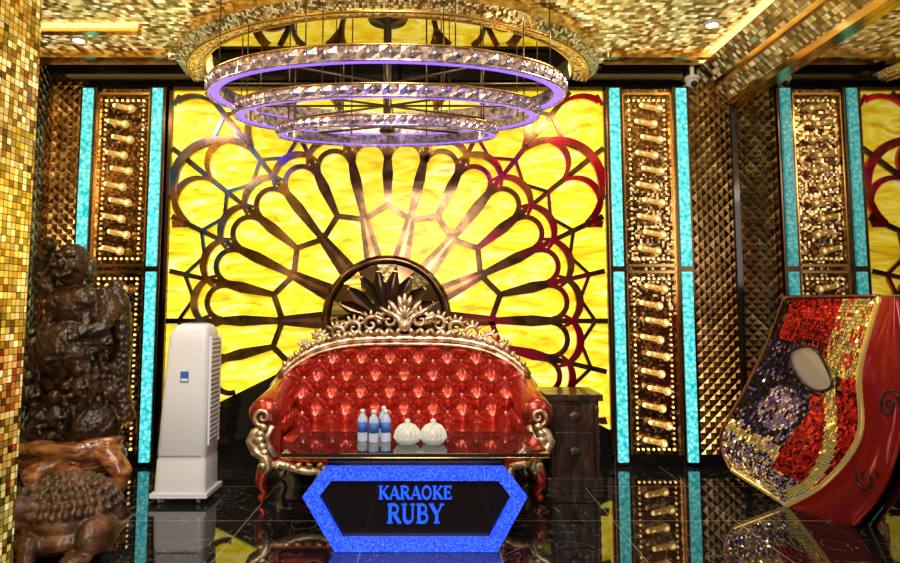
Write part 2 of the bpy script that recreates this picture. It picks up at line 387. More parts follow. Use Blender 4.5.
for k in range(-4,5):
    a=pi/2+k*st
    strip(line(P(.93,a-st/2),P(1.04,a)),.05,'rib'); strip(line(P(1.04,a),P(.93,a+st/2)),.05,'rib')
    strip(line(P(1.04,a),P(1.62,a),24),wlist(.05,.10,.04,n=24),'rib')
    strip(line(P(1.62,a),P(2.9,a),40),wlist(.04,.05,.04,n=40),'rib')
    for sgn in (-1,1):
        ac=a+sgn*st/4
        c=P(1.47,ac); rad=1.47*math.tan(st/4)*.90
        ts=[(-pi/2)+pi*i/18 for i in range(19)]
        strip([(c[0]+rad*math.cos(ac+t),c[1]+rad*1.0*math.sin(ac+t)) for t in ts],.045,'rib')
        c=P(1.50,ac); rr=.235
        ts=[-1.5+3.0*i/24 for i in range(25)]
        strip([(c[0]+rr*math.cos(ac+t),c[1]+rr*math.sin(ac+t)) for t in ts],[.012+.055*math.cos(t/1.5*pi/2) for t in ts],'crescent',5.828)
        # outer rounded feathers: arch closing each narrow feather plus a few broad chevron barbs
        for rt in (2.02,2.52):
            c=P(rt,ac); rad=rt*math.tan(st/4)*.95
            ts=[(-pi/2)+pi*i/18 for i in range(19)]
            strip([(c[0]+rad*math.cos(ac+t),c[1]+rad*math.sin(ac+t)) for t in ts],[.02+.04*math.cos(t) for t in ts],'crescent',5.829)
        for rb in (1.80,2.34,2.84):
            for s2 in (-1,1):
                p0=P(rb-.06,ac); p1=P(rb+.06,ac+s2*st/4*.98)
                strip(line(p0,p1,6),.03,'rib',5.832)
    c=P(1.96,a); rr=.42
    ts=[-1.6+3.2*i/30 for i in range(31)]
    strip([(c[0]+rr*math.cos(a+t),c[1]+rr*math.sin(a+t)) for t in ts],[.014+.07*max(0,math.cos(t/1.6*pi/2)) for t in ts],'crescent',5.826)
n=48
ring_=[P(.52,i*2*pi/n) for i in range(n)]
fan.prismY(list(reversed(ring_)),5.80,5.86,'black')
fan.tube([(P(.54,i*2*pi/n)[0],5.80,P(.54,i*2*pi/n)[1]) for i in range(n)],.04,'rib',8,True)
fan.tube([(P(.44,i*2*pi/n)[0],5.79,P(.44,i*2*pi/n)[1]) for i in range(n)],.012,'gold',8,True)
for i in range(18):
    a0=i*2*pi/18; a1=(i+1)*2*pi/18; am=(a0+a1)/2
    p,q,r_=P(.12,am),P(.5,a0),P(.5,a1); o=P(.34,am)
    fan.add([(p[0],5.79,p[1]),(q[0],5.79,q[1]),(r_[0],5.79,r_[1]),(o[0],5.75,o[1])],[(0,1,3),(1,2,3),(2,0,3)],'bronze' if i%2 else 'blackmir')
for (xa,xb,za,zb) in ((X0-.03,X0,.05,Z1+.03),(X1,X1+.03,.05,Z1+.03),(X0-.03,X1+.03,Z1,Z1+.03)):
    fan.box((xa,5.82,za),(xb,5.9,zb),'bronze')
fan.build()

# ---------------------------------------------------------------- ceiling recess rim
RX,RY,RA,RB=-.36,5.78,1.62,1.30
def rim(a_,b2,t,z): return (RX+a_*math.cos(t),RY-b2*math.sin(t),z)
mb=MB('trim_oval_ceiling_cove')
n=72
pts=[rim(RA,RB,pi*i/n,0) for i in range(n+1)]
mb.add([(x,y,3.578) for x,y,_ in pts],[tuple(range(n+1))],'blackmir')
for (d0,z0,d1,z1,k) in ((.0,3.578,.02,3.46,'goldled'),(.02,3.46,.14,3.43,'ringgold'),(.14,3.43,.24,3.50,'ringgold'),(.24,3.50,.25,3.6,'gold')):
    vs=[];fs=[]
    for i in range(n+1):
        t=pi*i/n; vs.append(rim(RA+d0,RB+d0,t,z0)); vs.append(rim(RA+d1,RB+d1,t,z1))
    for i in range(n): fs.append((2*i,2*i+1,2*i+3,2*i+2))
    mb.add(vs,fs,k)
mb.tube([rim(RA+.02,RB+.02,pi*i/n,3.455) for i in range(n+1)],.014,'gold',8)
mb.tube([rim(RA+.15,RB+.15,pi*i/n,3.43) for i in range(n+1)],.014,'gold',8)
mb.build()

# ---------------------------------------------------------------- chandelier
ch=empty('tiered_ring_chandelier')
hx,hy=-.32,4.75
def ringpt(a,b,t,z): return (hx+a*math.cos(t),hy+b*math.sin(t),z)
def ring(name,a,b,zb,h,w,kout,kbot,n=120,facet=.012):
    mb=MB(name,ch)
    vs=[]
    for i in range(n):
        t=2*pi*i/n; d=facet*(1 if i%2 else -1)
        for (da,z) in ((0,zb),(d+.01,zb+h*.5),(0,zb+h),(-w,zb+h),(-w,zb)):
            vs.append(ringpt(a+da,b+da,t,z))
    out=[];bot=[]
    for i in range(n):
        j=(i+1)%n
        for q in range(4): out.append((i*5+q,j*5+q,j*5+q+1,i*5+q+1))
        bot.append((i*5+4,j*5+4,j*5,i*5))
    mb.add(vs,out,kout); mb.add(vs,bot,kbot)
    mb.tube([ringpt(a+.010,b+.010,2*pi*i/80,zb-.004) for i in range(80)],.009,kout,6,True)
    mb.tube([ringpt(a+.006,b+.006,2*pi*i/80,zb+h) for i in range(80)],.008,'gold',6,True)
    for i in range(n//2):
        t=2*pi*(i+.5)/(n//2)
        mb.ell(ringpt(a+.02,b+.02,t,zb+h*.5),(.016,.016,h*.36),kout,nu=6,nv=4)
    mb.build()
ring('ring_large',1.31,.76,2.955,.10,.070,'silvercr','purple')
ring('ring_medium',1.12,.52,2.80,.085,.060,'silvercr','purple')
ring('ring_small',.80,.30,2.665,.07,.042,'silvercr','purple')
mb=MB('suspension',ch)
for (a,b2,z) in ((1.27,.72,3.06),(1.08,.48,2.89),(.77,.27,2.735)):
    for i in range(8):
        t=2*pi*(i+.5)/8
        mb.tube([ringpt(a,b2,t,z),ringpt(a,b2,t,3.58)],.005,'steel',5)
    for t in (0,pi/2,pi/4,3*pi/4):
        mb.tube([ringpt(a,b2,t,z),ringpt(a,b2,t+pi,z)],.009,'steel',6)
mb.lathe([(.05,0),(.06,.02),(.03,.1),(.03,.83),(.14,.86),(.16,.90)],(hx,hy,2.68),'steel')
mb.build()
for (x,y) in ((2.2,4.9),(-2.9,5.2),(-2.3,4.4),(1.9,3.6),(2.1,2.0),(-1.0,1.5),(1.0,1.5)):
    mb=MB('ceiling_downlight'); mb.lathe([(.06,0),(.065,.01),(.065,.02)],(x,y,3.58),'white'); mb.lathe([(.045,0),(.045,.004)],(x,y,3.576),'led'); mb.build()
mb=MB('security_camera'); mb.lathe([(.02,-.06),(.045,-.045),(.055,-.01),(.055,0),(.065,.0),(.065,.03)],(2.36,5.70,3.42),'white'); mb.tube([(2.36,5.70,3.44),(2.36,5.70,3.56)],.02,'white'); mb.ell((2.36,5.66,3.375),(.03,.03,.03),'black'); mb.build()

# ---------------------------------------------------------------- sofa
SX=-.21
sofa=empty('baroque_tufted_sofa')
def T(u):
    u=min(abs(u),1); return .81+.30*(1-u**3.5)**.8
hw=1.0
def backfn(u,v):
    U=(u*2-1); x=SX+U*hw; zt=T(U*.985)-.01; z=.40+(zt-.40)*v
    p=(x-SX)/.235+.5; q=z/.27
    A=abs(math.sin(pi*(p+q))); B=abs(math.sin(pi*(p-q)))
    h=(A*B)**.36
    # heart-shaped tufts: a short crease dropping from the button at the top of each diamond
    for (mm,off) in ((0,0),(.5,.5)):
        du=((p-mm+.5)%1)-.5            # horizontal distance to nearest button column
        dq=((-(q-off))%1)              # distance below a button in that column
        if dq<.55: h-=.30*math.exp(-(du/.05)**2)*(1-dq/.55)*min(1,h*2)
    edge=min(1,(1-abs(U))/.05,(1-v)/.08+.05)
    curve=.10*abs(U)**3
    y=5.38+.12*v-curve-.105*max(h,0)*max(edge,0)
    return (x,y,z)
mb=MB('tufted_back',sofa)
mb.grid(backfn,300,110,'leather')
mb.grid(lambda u,v:(SX+(1-u*2)*hw,5.56+.0*v,.2+(T(u*2-1)-.2)*v),40,8,'leather')
for zi in range(0,12):
    for xi in range(-14,15):
        if (zi+xi)%2: continue
        x=SX+(xi/2-.5)*.235; z=zi/2*.27
        U=(x-SX)/hw
        if abs(U)>.95 or z<.5 or z>T(U)-.05: continue
        v=(z-.40)/(T(U*.985)-.41)
        mb.ell((x,5.37+.12*v-.10*abs(U)**3,z),(.017,.013,.017),'carved',nu=8,nv=6)
mb.build()
mb=MB('seat',sofa)
mb.box((SX-.95,4.80,.26),(SX+.95,5.5,.34),'leather')
for i in range(3):
    x0=SX-.86+i*.575
    mb.box((x0,4.76,.34),(x0+.57,5.36,.47),'leather')
mb.build(bevel=.035)
mb=MB('arms',sofa)
for s in (-1,1):
    xo=SX+s*.95
    mb.box((min(xo-s*.08,xo+s*.06),4.80,.26),(max(xo-s*.08,xo+s*.06),5.5,.62),'leather')
    mb.tube([(xo+s*.03,4.76,.61),(xo+s*.03,4.80,.62),(xo+s*.02,5.1,.66),(xo,5.3,.72),(xo-s*.02,5.46,.82)],[.10,.125,.12,.11,.08],'leather',20)
    for i in range(4):
        mb.ell((xo-s*.085,4.92+i*.13,.53),(.025,.055,.07),'leather')
mb.build()
fr=MB('carved_frame',sofa)
def spiral(cx,cz,r0,turns,start,dirn,y,n=26,r1=.006):
    return [(cx+(r0+(r1-r0)*i/n)*math.cos(start+dirn*2*pi*turns*i/n),y,cz+(r0+(r1-r0)*i/n)*math.sin(start+dirn*2*pi*turns*i/n)) for i in range(n+1)]
pts=[]
for i in range(61):
    U=-1+2*i/60; pts.append((SX+U*(hw+.01),5.46-.10*abs(U)**3,T(U)+.02))
fr.tube(pts,.035,'carved',10)
fr.tube([(x,y-.03,z-.045) for x,y,z in pts],.014,'carved',8)
for s in (-1,1):
    fr.tube([(SX+s*1.0,5.37,.82),(SX+s*1.04,5.3,.76),(SX+s*1.04,5.26,.70)],.035,'carved',8)
    for i in range(22):
        U=s*(.06+.9*i/21); z=T(U)+.05; x=SX+U*(hw+.01); y=5.43-.1*abs(U)**3
        big=1-abs(U)*.5
        fr.ell((x,y,z+.02*big),(.022,.02,.05*big),'carved',rot=(0,s*(.7 if i%2 else -.5),0),nu=8,nv=6)
    y=5.43
    for (dx,dz,r0,st_,dn) in ((.13,.17,.08,0,1),(.28,.14,.075,pi,-1),(.42,.115,.07,0,1),(.56,.10,.06,pi,-1),(.70,.085,.05,0,1),(.82,.07,.04,pi,-1)):
        U=dx/hw; base=T(U)
        sp=spiral(SX+s*dx,base+dz,r0,1.35,(st_ if s>0 else pi-st_),dn*s,y)
        fr.tube(sp,[.020-.011*i/26 for i in range(27)],'carved',7)
        for q in range(5):
            aa=s*(-1.0+q*.5)
            fr.ell((SX+s*dx+math.sin(aa)*r0*1.15,y,base+dz+math.cos(aa)*r0*1.15),(.014,.014,.036),'carved',rot=(0,aa,0),nu=7,nv=5)
    for i,(dx,dz,l,aa) in enumerate(((.035,.34,.07,.25),(.09,.31,.075,.7),(.15,.27,.07,1.0),(.05,.20,.07,.5),(.21,.22,.06,1.2))):
        fr.ell((SX+s*dx,y-.01,1.08+dz),(.022,.02,l),'carved',rot=(0,s*aa,0),nu=8,nv=6)
    xo=SX+s*.985
    yy=4.745
    fr.tube(spiral(xo,.61,.065,1.4,(-pi/2),s,yy-.01),[.018-.008*i/26 for i in range(27)],'carved',8)
    fr.tube([(xo-s*.0,yy,.54),(xo+s*.06,yy,.50),(xo+s*.085,yy,.44),(xo+s*.05,yy,.37),(xo-s*.02,yy,.33),(xo-s*.05,yy,.27),(xo-s*.02,yy,.22)],[.022,.03,.038,.04,.042,.04,.036],'carved',8)
    fr.tube([(xo-s*.07,yy,.55),(xo-s*.03,yy,.47),(xo-s*.05,yy,.40),(xo-s*.09,yy,.33)],.022,'carved',8)
    for i in range(7):
        fr.ell((xo+s*(.02*math.sin(i)),yy-.02,.54-.045*i),(.036,.018,.03),'carved',rot=(0,.5*math.sin(i*2),0),nu=8,nv=6)
    for yl in (4.80,5.45):
        fr.tube([(xo-s*.06,yl,.28),(xo-s*.0,yl-.02,.22),(xo+s*.02,yl-.03,.14),(xo-s*.01,yl,.07),(xo+s*.01,yl-.02,.03),(xo+s*.02,yl-.03,.015)],[.055,.055,.04,.026,.03,.015],'carved' if yl>5 else 'leather',10)
for i in range(7):
    aa=-1.1+i*2.2/6
    fr.ell((SX+math.sin(aa)*.07,5.42,1.26+math.cos(aa)*.10),(.017,.018,.06),'carved',rot=(0,aa,0),nu=8,nv=6)
fr.ell((SX,5.41,1.24),(.05,.03,.05),'carved'); fr.ell((SX,5.42,1.45),(.018,.018,.055),'carved')
pts=[]
for i in range(41):
    U=-1+2*i/40; pts.append((SX+U*.93,4.77,.25-.05*math.cos(U*3*pi)*.6))
fr.tube(pts,.03,'carved',8)
for i in range(24):
    x=SX-.88+i*1.76/23; fr.ell((x,4.75,.265),(.03,.015,.022),'carved',rot=(0,.6 if i%2 else -.6,0),nu=8,nv=5)
fr.tube([(SX,4.78,.22),(SX,4.76,.12),(SX,4.78,.015)],[.05,.03,.022],'carved')
fr.build()

# ---------------------------------------------------------------- side cabinet
mb=MB('carved_wooden_side_cabinet')
x0,x1,y0,y1=.93,1.32,5.18,5.6
mb.box((x0,y0,.06),(x1,y1,.66),'wood'); mb.box((x0-.03,y0-.03,.66),(x1+.03,y1+.02,.71),'wood'); mb.box((x0-.02,y0-.02,.0),(x1+.02,y1,.07),'wood')
mb.box((x0+.05,y0-.015,.12),(x1-.05,y0,.42),'wood'); mb.box((x0+.05,y0-.015,.46),(x1-.05,y0,.62),'wood')
for z in (.27,.54): mb.ell(((x0+x1)/2,y0-.025,z),(.05,.015,.04),'wood')
for s in (x0+.02,x1-.02):
    mb.tube([(s,y0-.01,.07+i*.04) for i in range(15)],[.022 if i%2 else .014 for i in range(15)],'wood')
mb.build(bevel=.008)

# ---------------------------------------------------------------- table
tb=empty('coffee_table')
hexo=[(-.547,.0),(.386,.0),(.56,.31),(.43,.475),(-.605,.475),(-.735,.31)]
mb=MB('hex_body',tb); mb.prismY(hexo,3.90,4.44,'black'); mb.build(bevel=.004)
def inset(poly,d):
    n=len(poly); out=[]
    for i in range(n):
        p0=Vector(poly[i-1]);p=Vector(poly[i]);p2=Vector(poly[(i+1)%n])
        a=(p-p0).normalized(); c=(p2-p).normalized()
        na=Vector((-a.y,a.x)); nc=Vector((-c.y,c.x)); bis=(na+nc).normalized()
        out.append(tuple(p+bis*d/max(.3,bis.dot(na))))
    return out
o1=inset(hexo,.0); o2=inset(hexo,.075)
mb=MB('blue_led_frame',tb)
vs=[(x,3.85,z+(.004 if z==0 else 0)) for x,z in o1]+[(x,3.85,z) for x,z in o2]+[(x,3.90,z) for x,z in o1]+[(x,3.90,z) for x,z in o2]
fs=[]
for i in range(6):
    j=(i+1)%6; fs+= [(i,j,j+6,i+6),(i+12,j+12,j,i),(i+6,j+6,j+18,i+18)]
mb.add(vs,fs,'blue'); mb.build()
mb=MB('table_top',tb)
mb.box((-.60,3.93,.475),(.43,4.42,.53),'black'); mb.box((-.86,3.84,.53),(.69,4.49,.557),'tglass')
mb.tube([(-.86,3.838,.532),(.69,3.838,.532)],.005,'gold',6)
mb.build(bevel=.004)
TK,TN=.20,.085
def arc(cx,cz,rx,rz,a0,a1,n=14): return [(cx+rx*math.cos(a0+(a1-a0)*i/n),cz+rz*math.sin(a0+(a1-a0)*i/n)) for i in range(n+1)]
def ser(x,z,w=.34): return ([(x-w/2,z),(x+w/2,z)],.07)
stem=lambda x:([(x,.0),(x,1)],TK)
GL={
'K':(.92,[stem(.2),([(.25,.42),(.78,.97)],TN),([(.38,.56),(.80,.03)],TK),ser(.2,.03),ser(.2,.97),ser(.76,.97,.28),ser(.80,.03,.3)]),
'A':(.92,[([(.10,.03),(.45,.98)],TN),([(.45,.98),(.80,.03)],TK),([(.22,.32),(.70,.32)],TN),ser(.10,.03,.26),ser(.80,.03,.32)]),
'R':(.92,[stem(.2),([(.2,.96),(.45,.96)]+arc(.45,.73,.25,.23,pi/2,-pi/2)+[(.2,.50)],.12),([(.45,.50),(.80,.03)],TK),ser(.2,.03),ser(.15,.97,.2),ser(.82,.03,.22)]),
'O':(.95,[(arc(.46,.5,.34,.46,0,pi,18),.15),(arc(.46,.5,.34,.46,pi,2*pi,18),.15)]),
'E':(.80,[stem(.2),([(.1,.96),(.68,.96)],TN),([(.1,.04),(.70,.04)],TN),([(.2,.5),(.55,.5)],TN),([(.66,.80),(.68,1.0)],TN),([(.70,.0),(.70,.22)],TN),([(.55,.40),(.55,.60)],TN)]),
'U':(.95,[([(.2,1),(.2,.32)]+arc(.47,.32,.27,.28,pi,1.5*pi),.18),(arc(.47,.32,.27,.28,1.5*pi,2*pi)+[(.74,1)],TN+.02),ser(.2,.97),ser(.74,.97,.28)]),
'B':(.88,[stem(.2),([(.2,.96),(.42,.96)]+arc(.42,.74,.24,.22,pi/2,-pi/2)+[(.2,.52)],.11),([(.2,.52),(.45,.52)]+arc(.45,.28,.28,.24,pi/2,-pi/2)+[(.2,.04)],.12),ser(.14,.97,.2),ser(.14,.03,.2)]),
'Y':(.92,[([(.12,.97),(.46,.45)],TK),([(.80,.97),(.46,.45)],TN),([(.46,.5),(.46,0)],TK),ser(.12,.97,.3),ser(.80,.97,.26),ser(.46,.03)]),
}
def word(txt,xc,z0,W,Ht):
    tot=sum(GL[c][0] for c in txt); sx=W/tot; x=xc-W/2
    mb=MB('letters_'+txt.lower(),tb)
    for c in txt:
        adv,strokes=GL[c]
        for pts,w in strokes:
            N=len(pts); L=[]
            for i,(px,pz) in enumerate(pts):
                a=pts[max(i-1,0)]; d=pts[min(i+1,N-1)]; tx,tz=d[0]-a[0],d[1]-a[1]; l=math.hypot(tx,tz)
                L.append((px-(-tz/l)*w/2,pz-(tx/l)*w/2,px+(-tz/l)*w/2,pz+(tx/l)*w/2))
            for A,B in zip(L[:-1],L[1:]):
                q=[(A[0],A[1]),(B[0],B[1]),(B[2],B[3]),(A[2],A[3])]
                vs=[(x+qx*sx,3.888,z0+qz*Ht) for qx,qz in q]+[(x+qx*sx,3.899,z0+qz*Ht) for qx,qz in q]
                mb.add(vs,[(0,1,2,3),(0,4,5,1),(1,5,6,2),(2,6,7,3),(3,7,4,0)],'bluetxt')
        x+=adv*sx
    mb.build()
word('KARAOKE',-.085,.285,.43,.075)
word('RUBY',-.085,.15,.33,.108)
for i,(x,y) in enumerate(((-.425,4.18),(-.352,4.15),(-.278,4.17),(-.30,4.30))):
    mb=MB('water_bottle')
    mb.lathe([(.026,0),(.031,.006),(.031,.05),(.029,.055),(.031,.06),(.031,.125),(.028,.145),(.014,.168),(.012,.175)],(x,y,.557),'pet',20)
    mb.lathe([(.0318,.058),(.0318,.12)],(x,y,.557),'label',20); mb.lathe([(.0145,.173),(.0145,.193),(.012,.196)],(x,y,.557),'cap',16)
    mb.build()
for x in (-.14,.02):
    mb=MB('crystal_glass_bowl')
    y=4.10
    mb.lathe([(.05,0),(.055,.008),(.078,.03),(.082,.045),(.074,.046),(.05,.02),(.01,.014)],(x,y,.557),'crystal',28)
    mb.lathe([(.074,.046),(.072,.075),(.058,.10),(.035,.118),(.012,.124)],(x,y,.557),'crystal',28)
    mb.lathe([(.008,.12),(.016,.13),(.018,.142),(.008,.152)],(x,y,.557),'crystal',14)
    for i in range(16):
        a=2*pi*i/16
        mb.tube([(x+r_*math.cos(a+q),y+r_*math.sin(a+q),.557+z) for r_,q,z in ((.06,0,.012),(.082,.1,.04),(.075,.2,.075),(.05,.3,.108),(.02,.4,.122))],.0045,'crystal',5)
    mb.build()

# ---------------------------------------------------------------- air cooler
mb=MB('air_cooler')
def cool(v): return (-1.97+.075*v**1.3, -1.60-.01*v, 4.74+.015*v, 5.06-.03*v)
vs=[];fs=[]
def rr(x0,x1,y0,y1,z,r=.04,k=4):
    o=[]
    for cx,cy,a0 in ((x1-r,y0+r,-pi/2),(x1-r,y1-r,0),(x0+r,y1-r,pi/2),(x0+r,y0+r,pi)):
        for i in range(k+1):
            a=a0+pi/2*i/k; o.append((cx+r*math.cos(a),cy+r*math.sin(a),z))
    return o
lv=[(.05,0),(.06,0),(.30,0),(.33,.006),(.34,0),(.8,0),(1.15,0),(1.22,.01),(1.255,.03),(1.27,.06)]
for z,ins in lv:
    v=z/1.27; a,b2,c,d=cool(v)
    vs+=rr(a+ins,b2-ins,c+ins,d-ins,z)
K=20
for j in range(len(lv)-1):
    for i in range(K): fs.append((j*K+i,j*K+(i+1)%K,(j+1)*K+(i+1)%K,(j+1)*K+i))
fs.append(tuple((len(lv)-1)*K+i for i in range(K))); fs.append(tuple(reversed(range(K))))
mb.add(vs,fs,'white',True)
mb.box((-1.606,4.80,.42),(-1.598,5.0,1.16),'grey')
for i in range(22):
    z=.44+i*.033; mb.box((-1.602,4.80,z),(-1.588,5.0,z+.012),'white')
mb.box((-1.612,4.79,.40),(-1.592,4.80,1.18),'white'); mb.box((-1.612,5.0,.40),(-1.592,5.01,1.18),'white')
mb.box((-1.80,4.748,.85),(-1.74,4.757,.93),'label'); mb.box((-1.795,4.746,.86),(-1.745,4.75,.88),'cap')
mb.box((-1.83,4.82,1.262),(-1.70,4.98,1.274),'grey')
mb.box((-1.93,4.738,.335),(-1.63,4.742,.339),'grey')
mb.box((-1.985,4.73,.045),(-1.58,5.08,.075),'white')
for x in (-1.93,-1.65):
    for y in (4.78,5.02):
        Mx=Matrix.Translation((x,y,.026))@Matrix.Rotation(pi/2,4,'Y'); mb.lathe([(.02,-.012),(.026,-.008),(.026,.008),(.02,.012)],(0,0,0),'grey',16,Mx)
        mb.box((x-.018,y-.01,.03),(x+.018,y+.01,.06),'grey')
mb.build()

# ---------------------------------------------------------------- laughing buddha carving
st2=empty('laughing_buddha_wood_carving')
mb=MB('figure',st2)
bx,by=-2.80,5.2
E=lambda dx,dy,z,rx,ry,rz,rot=(0,0,0):mb.ell((bx+dx,by+dy,z),(rx,ry,rz),'wood',rot)
E(0,.0,.55,.32,.24,.25); E(-.1,-.05,.42,.24,.22,.15); E(.16,-.06,.48,.24,.2,.2)
E(.02,0,.85,.29,.22,.26)
E(0,-.12,1.05,.23,.2,.24)
E(0,-.03,1.38,.23,.17,.2)
E(-.1,-.12,1.42,.09,.07,.08); E(.1,-.12,1.42,.09,.07,.08)
E(-.02,-.08,1.72,.14,.14,.17)
E(-.02,-.19,1.67,.07,.05,.055)
E(-.085,-.19,1.70,.05,.04,.04); E(.045,-.19,1.70,.05,.04,.04); E(-.02,-.235,1.72,.026,.035,.04)
E(-.07,-.2,1.79,.045,.02,.014); E(.03,-.2,1.79,.045,.02,.014)
E(-.165,-.06,1.68,.028,.045,.10); E(.125,-.06,1.68,.028,.045,.10)
mb.tube([(bx-.09,by-.225,1.655),(bx-.02,by-.245,1.62),(bx+.05,by-.225,1.655)],.017,'wood')
mb.tube([(bx+.2,by,1.5),(bx+.30,by-.08,1.36),(bx+.27,by-.18,1.22),(bx+.15,by-.27,1.2)],[.09,.085,.065,.05],'wood',12)
mb.tube([(bx-.2,by,1.5),(bx-.28,by-.04,1.62),(bx-.26,by-.08,1.78),(bx-.22,by-.08,1.84)],[.09,.075,.06,.045],'wood',12)
E(-.21,-.08,1.87,.06,.05,.06)
for q in range(4): mb.tube([(bx-.25+q*.025,by-.1,1.88),(bx-.255+q*.03,by-.115,1.945-.008*abs(q-1.5))],.013,'wood',6)
for q in range(4): mb.tube([(bx+.17,by-.28,1.23-q*.025),(bx+.10,by-.33,1.225-q*.027)],.013,'wood',6)
mb.tube([(bx+.26,by+.05,1.6),(bx+.33,by,1.4),(bx+.37,by,1.1),(bx+.34,by,.8),(bx+.42,by,.5)],[.05,.08,.07,.08,.07],'wood',10)
E(-.04,-.32,1.0,.02,.02,.02)
for dx,dz,sc in ((-.20,.74,1),(.17,.80,.9),(.0,.58,1.05),(.28,1.12,.75),(-.27,1.10,.7)):
    E(dx,-.27*(.9 if abs(dx)<.25 else .5),dz,.07*sc,.07*sc,.09*sc); E(dx,-.30*(.9 if abs(dx)<.25 else .5),dz+.13*sc,.05*sc,.05*sc,.055*sc)
    for s2 in (-1,1):
        yy=by-.28*(.95 if abs(dx)<.25 else .5)
        mb.tube([(bx+dx+s2*.06*sc,yy,dz+.05),(bx+dx+s2*.10*sc,yy-.03,dz),(bx+dx+s2*.05*sc,yy-.06,dz-.01)],.022*sc,'wood',7)
        mb.tube([(bx+dx+s2*.04*sc,yy,dz-.06),(bx+dx+s2*.09*sc,yy-.06,dz-.07),(bx+dx+s2*.06*sc,yy-.05,dz-.14)],.028*sc,'wood',7)
for i in range(110):
    a=R()*2*pi; z=.4+R()*.72; r9=.27+.06*R()
    E(r9*math.cos(a),r9*.75*math.sin(a),z,.02+.05*R(),.04,.02+.05*R(),(R(),R(),R()))
for i in range(9):
    a=-2.6+i*.42
    if -1.9<a<-1.2: continue
    for o_ in (-.07,.05):
        mb.tube([(bx+.2*math.cos(a+o_),by+.16*math.sin(a+o_),1.45),(bx+.29*math.cos(a+o_),by+.24*math.sin(a+o_),1.1),(bx+.34*math.cos(a+.1),by+.27*math.sin(a+.1),.6)],[.016,.022,.016],'wood',6)
mb.build(remesh=.010,disp=.028,dscale=.035)
mb=MB('root_base',st2)
E2=lambda x,y,z,rx,ry,rz,rot=(0,0,0):mb.ell((x,y,z),(rx,ry,rz),'root',rot)
E2(bx,by,.22,.42,.3,.16); E2(bx+.1,by-.1,.3,.35,.22,.1)
for pts,rs in (([(-.3,-.1,.3),(-.5,-.15,.2),(-.55,-.2,.03)],[.1,.08,.06]),([(.2,-.15,.34),(.38,-.2,.3),(.5,-.22,.16),(.48,-.25,.03)],[.1,.09,.08,.06]),
   ([(0,-.2,.25),(-.1,-.33,.15),(-.05,-.38,.03)],[.11,.09,.06]),([(-.4,-.12,.28),(-.1,-.3,.36),(.2,-.28,.33),(.45,-.15,.4)],[.05,.06,.06,.035]),
   ([(.1,-.25,.2),(.25,-.36,.12),(.36,-.38,.03)],[.09,.08,.05])):
    mb.tube([(bx+p[0],by+p[1],p[2]) for p in pts],rs,'root',12)
mb.build(remesh=.016,disp=.03,dscale=.12)

# ---------------------------------------------------------------- wooden toad
mb=MB('carved_wooden_toad')
tx,ty=-2.13,3.86
E=lambda dx,dy,z,rx,ry,rz,rot=(0,0,0):mb.ell((tx+dx,ty+dy,z),(rx,ry,rz),'toadwood',rot)
E(.03,.02,.21,.29,.27,.22); E(.02,.0,.12,.31,.27,.11)
E(-.15,-.15,.3,.13,.14,.1); E(-.19,-.24,.28,.11,.09,.07); E(-.19,-.22,.23,.12,.1,.06)
E(-.23,-.16,.385,.035,.035,.035); E(-.10,-.19,.385,.035,.035,.035)
mb.tube([(tx-.05,ty-.18,.16),(tx-.01,ty-.28,.12),(tx+.0,ty-.31,.03)],[.06,.05,.045],'toadwood'); mb.tube([(tx-.22,ty-.05,.16),(tx-.3,ty-.12,.12),(tx-.31,ty-.2,.03)],[.06,.05,.045],'toadwood')
for dx,dy in ((0,-.32),(-.31,-.22)):
    for q in (-1,0,1): mb.tube([(tx+dx,ty+dy,.03),(tx+dx+q*.05,ty+dy-.07,.02)],.018,'toadwood')
E(.26,-.08,.13,.10,.16,.12); E(.22,-.22,.04,.08,.1,.035)
for ri,t in enumerate((.0,.22,.44,.66,.88,1.1,1.32)):
    cnt=max(1,int(2*pi*math.sin(t)*.29/.062))
    for i in range(cnt):
        a=2*pi*(i+.5*(ri%2))/cnt
        x=.03+.29*math.sin(t)*math.cos(a); y=.02+.27*math.sin(t)*math.sin(a); z=.21+.22*math.cos(t)
        s=.020+.006*R(); E(x,y,z,s,s,s)
mb.build(remesh=.0085,disp=.006,dscale=.03)

# ---------------------------------------------------------------- carnival mask sculpture
th=empty('mosaic_carnival_mask_sculpture')
def pl(pts,v):
    n=len(pts)-1; t=v*n; i=min(int(t),n-1); f=t-i
    def g(j): return Vector(pts[max(0,min(n,j))])
    p0,p1,p2,p3=g(i-1),g(i),g(i+1),g(i+2)
    return .5*((2*p1)+(-p0+p2)*f+(2*p0-5*p1+4*p2-p3)*f*f+(-p0+3*p1-3*p2+p3)*f**3)
Lc=[(2.21,4.90,.19),(2.17,4.96,.42),(2.33,4.86,.80),(2.44,4.72,1.15),(2.45,4.50,1.46)]
Rc=[(2.50,4.72,.0),(2.58,4.36,.26),(2.62,4.05,.62),(2.60,3.98,1.02),(2.69,3.90,1.46)]
Oc=[(2.70,4.30,.0),(2.72,4.02,.32),(2.735,3.85,.72),(2.74,3.80,1.12),(2.735,3.83,1.45)]
def face(u,v):
    a=pl(Lc,v); c=pl(Rc,v); p=a+(c-a)*u
    d=.11*math.sin(pi*min(1,u*1.15))*math.sin(pi*v)
    d-=.10*math.exp(-((u-.74)/.12)**2)*math.exp(-((v-.40)/.16)**2)
    d-=.06*math.exp(-((v-.88+.25*(u-.5)**2)/.06)**2)*math.sin(pi*u)
    return p+Vector((d*.5,d*.75,0))
mb=MB('body',th)
mb.grid(lambda u,v:tuple(face(u,v)+Vector((.006,.004,0))),40,40,'blkm')
mb.grid(lambda u,v:tuple(pl(Rc,v)+(pl(Oc,v)-pl(Rc,v))*u+Vector((0,-.05*math.sin(pi*u),0))),12,30,'redgl')
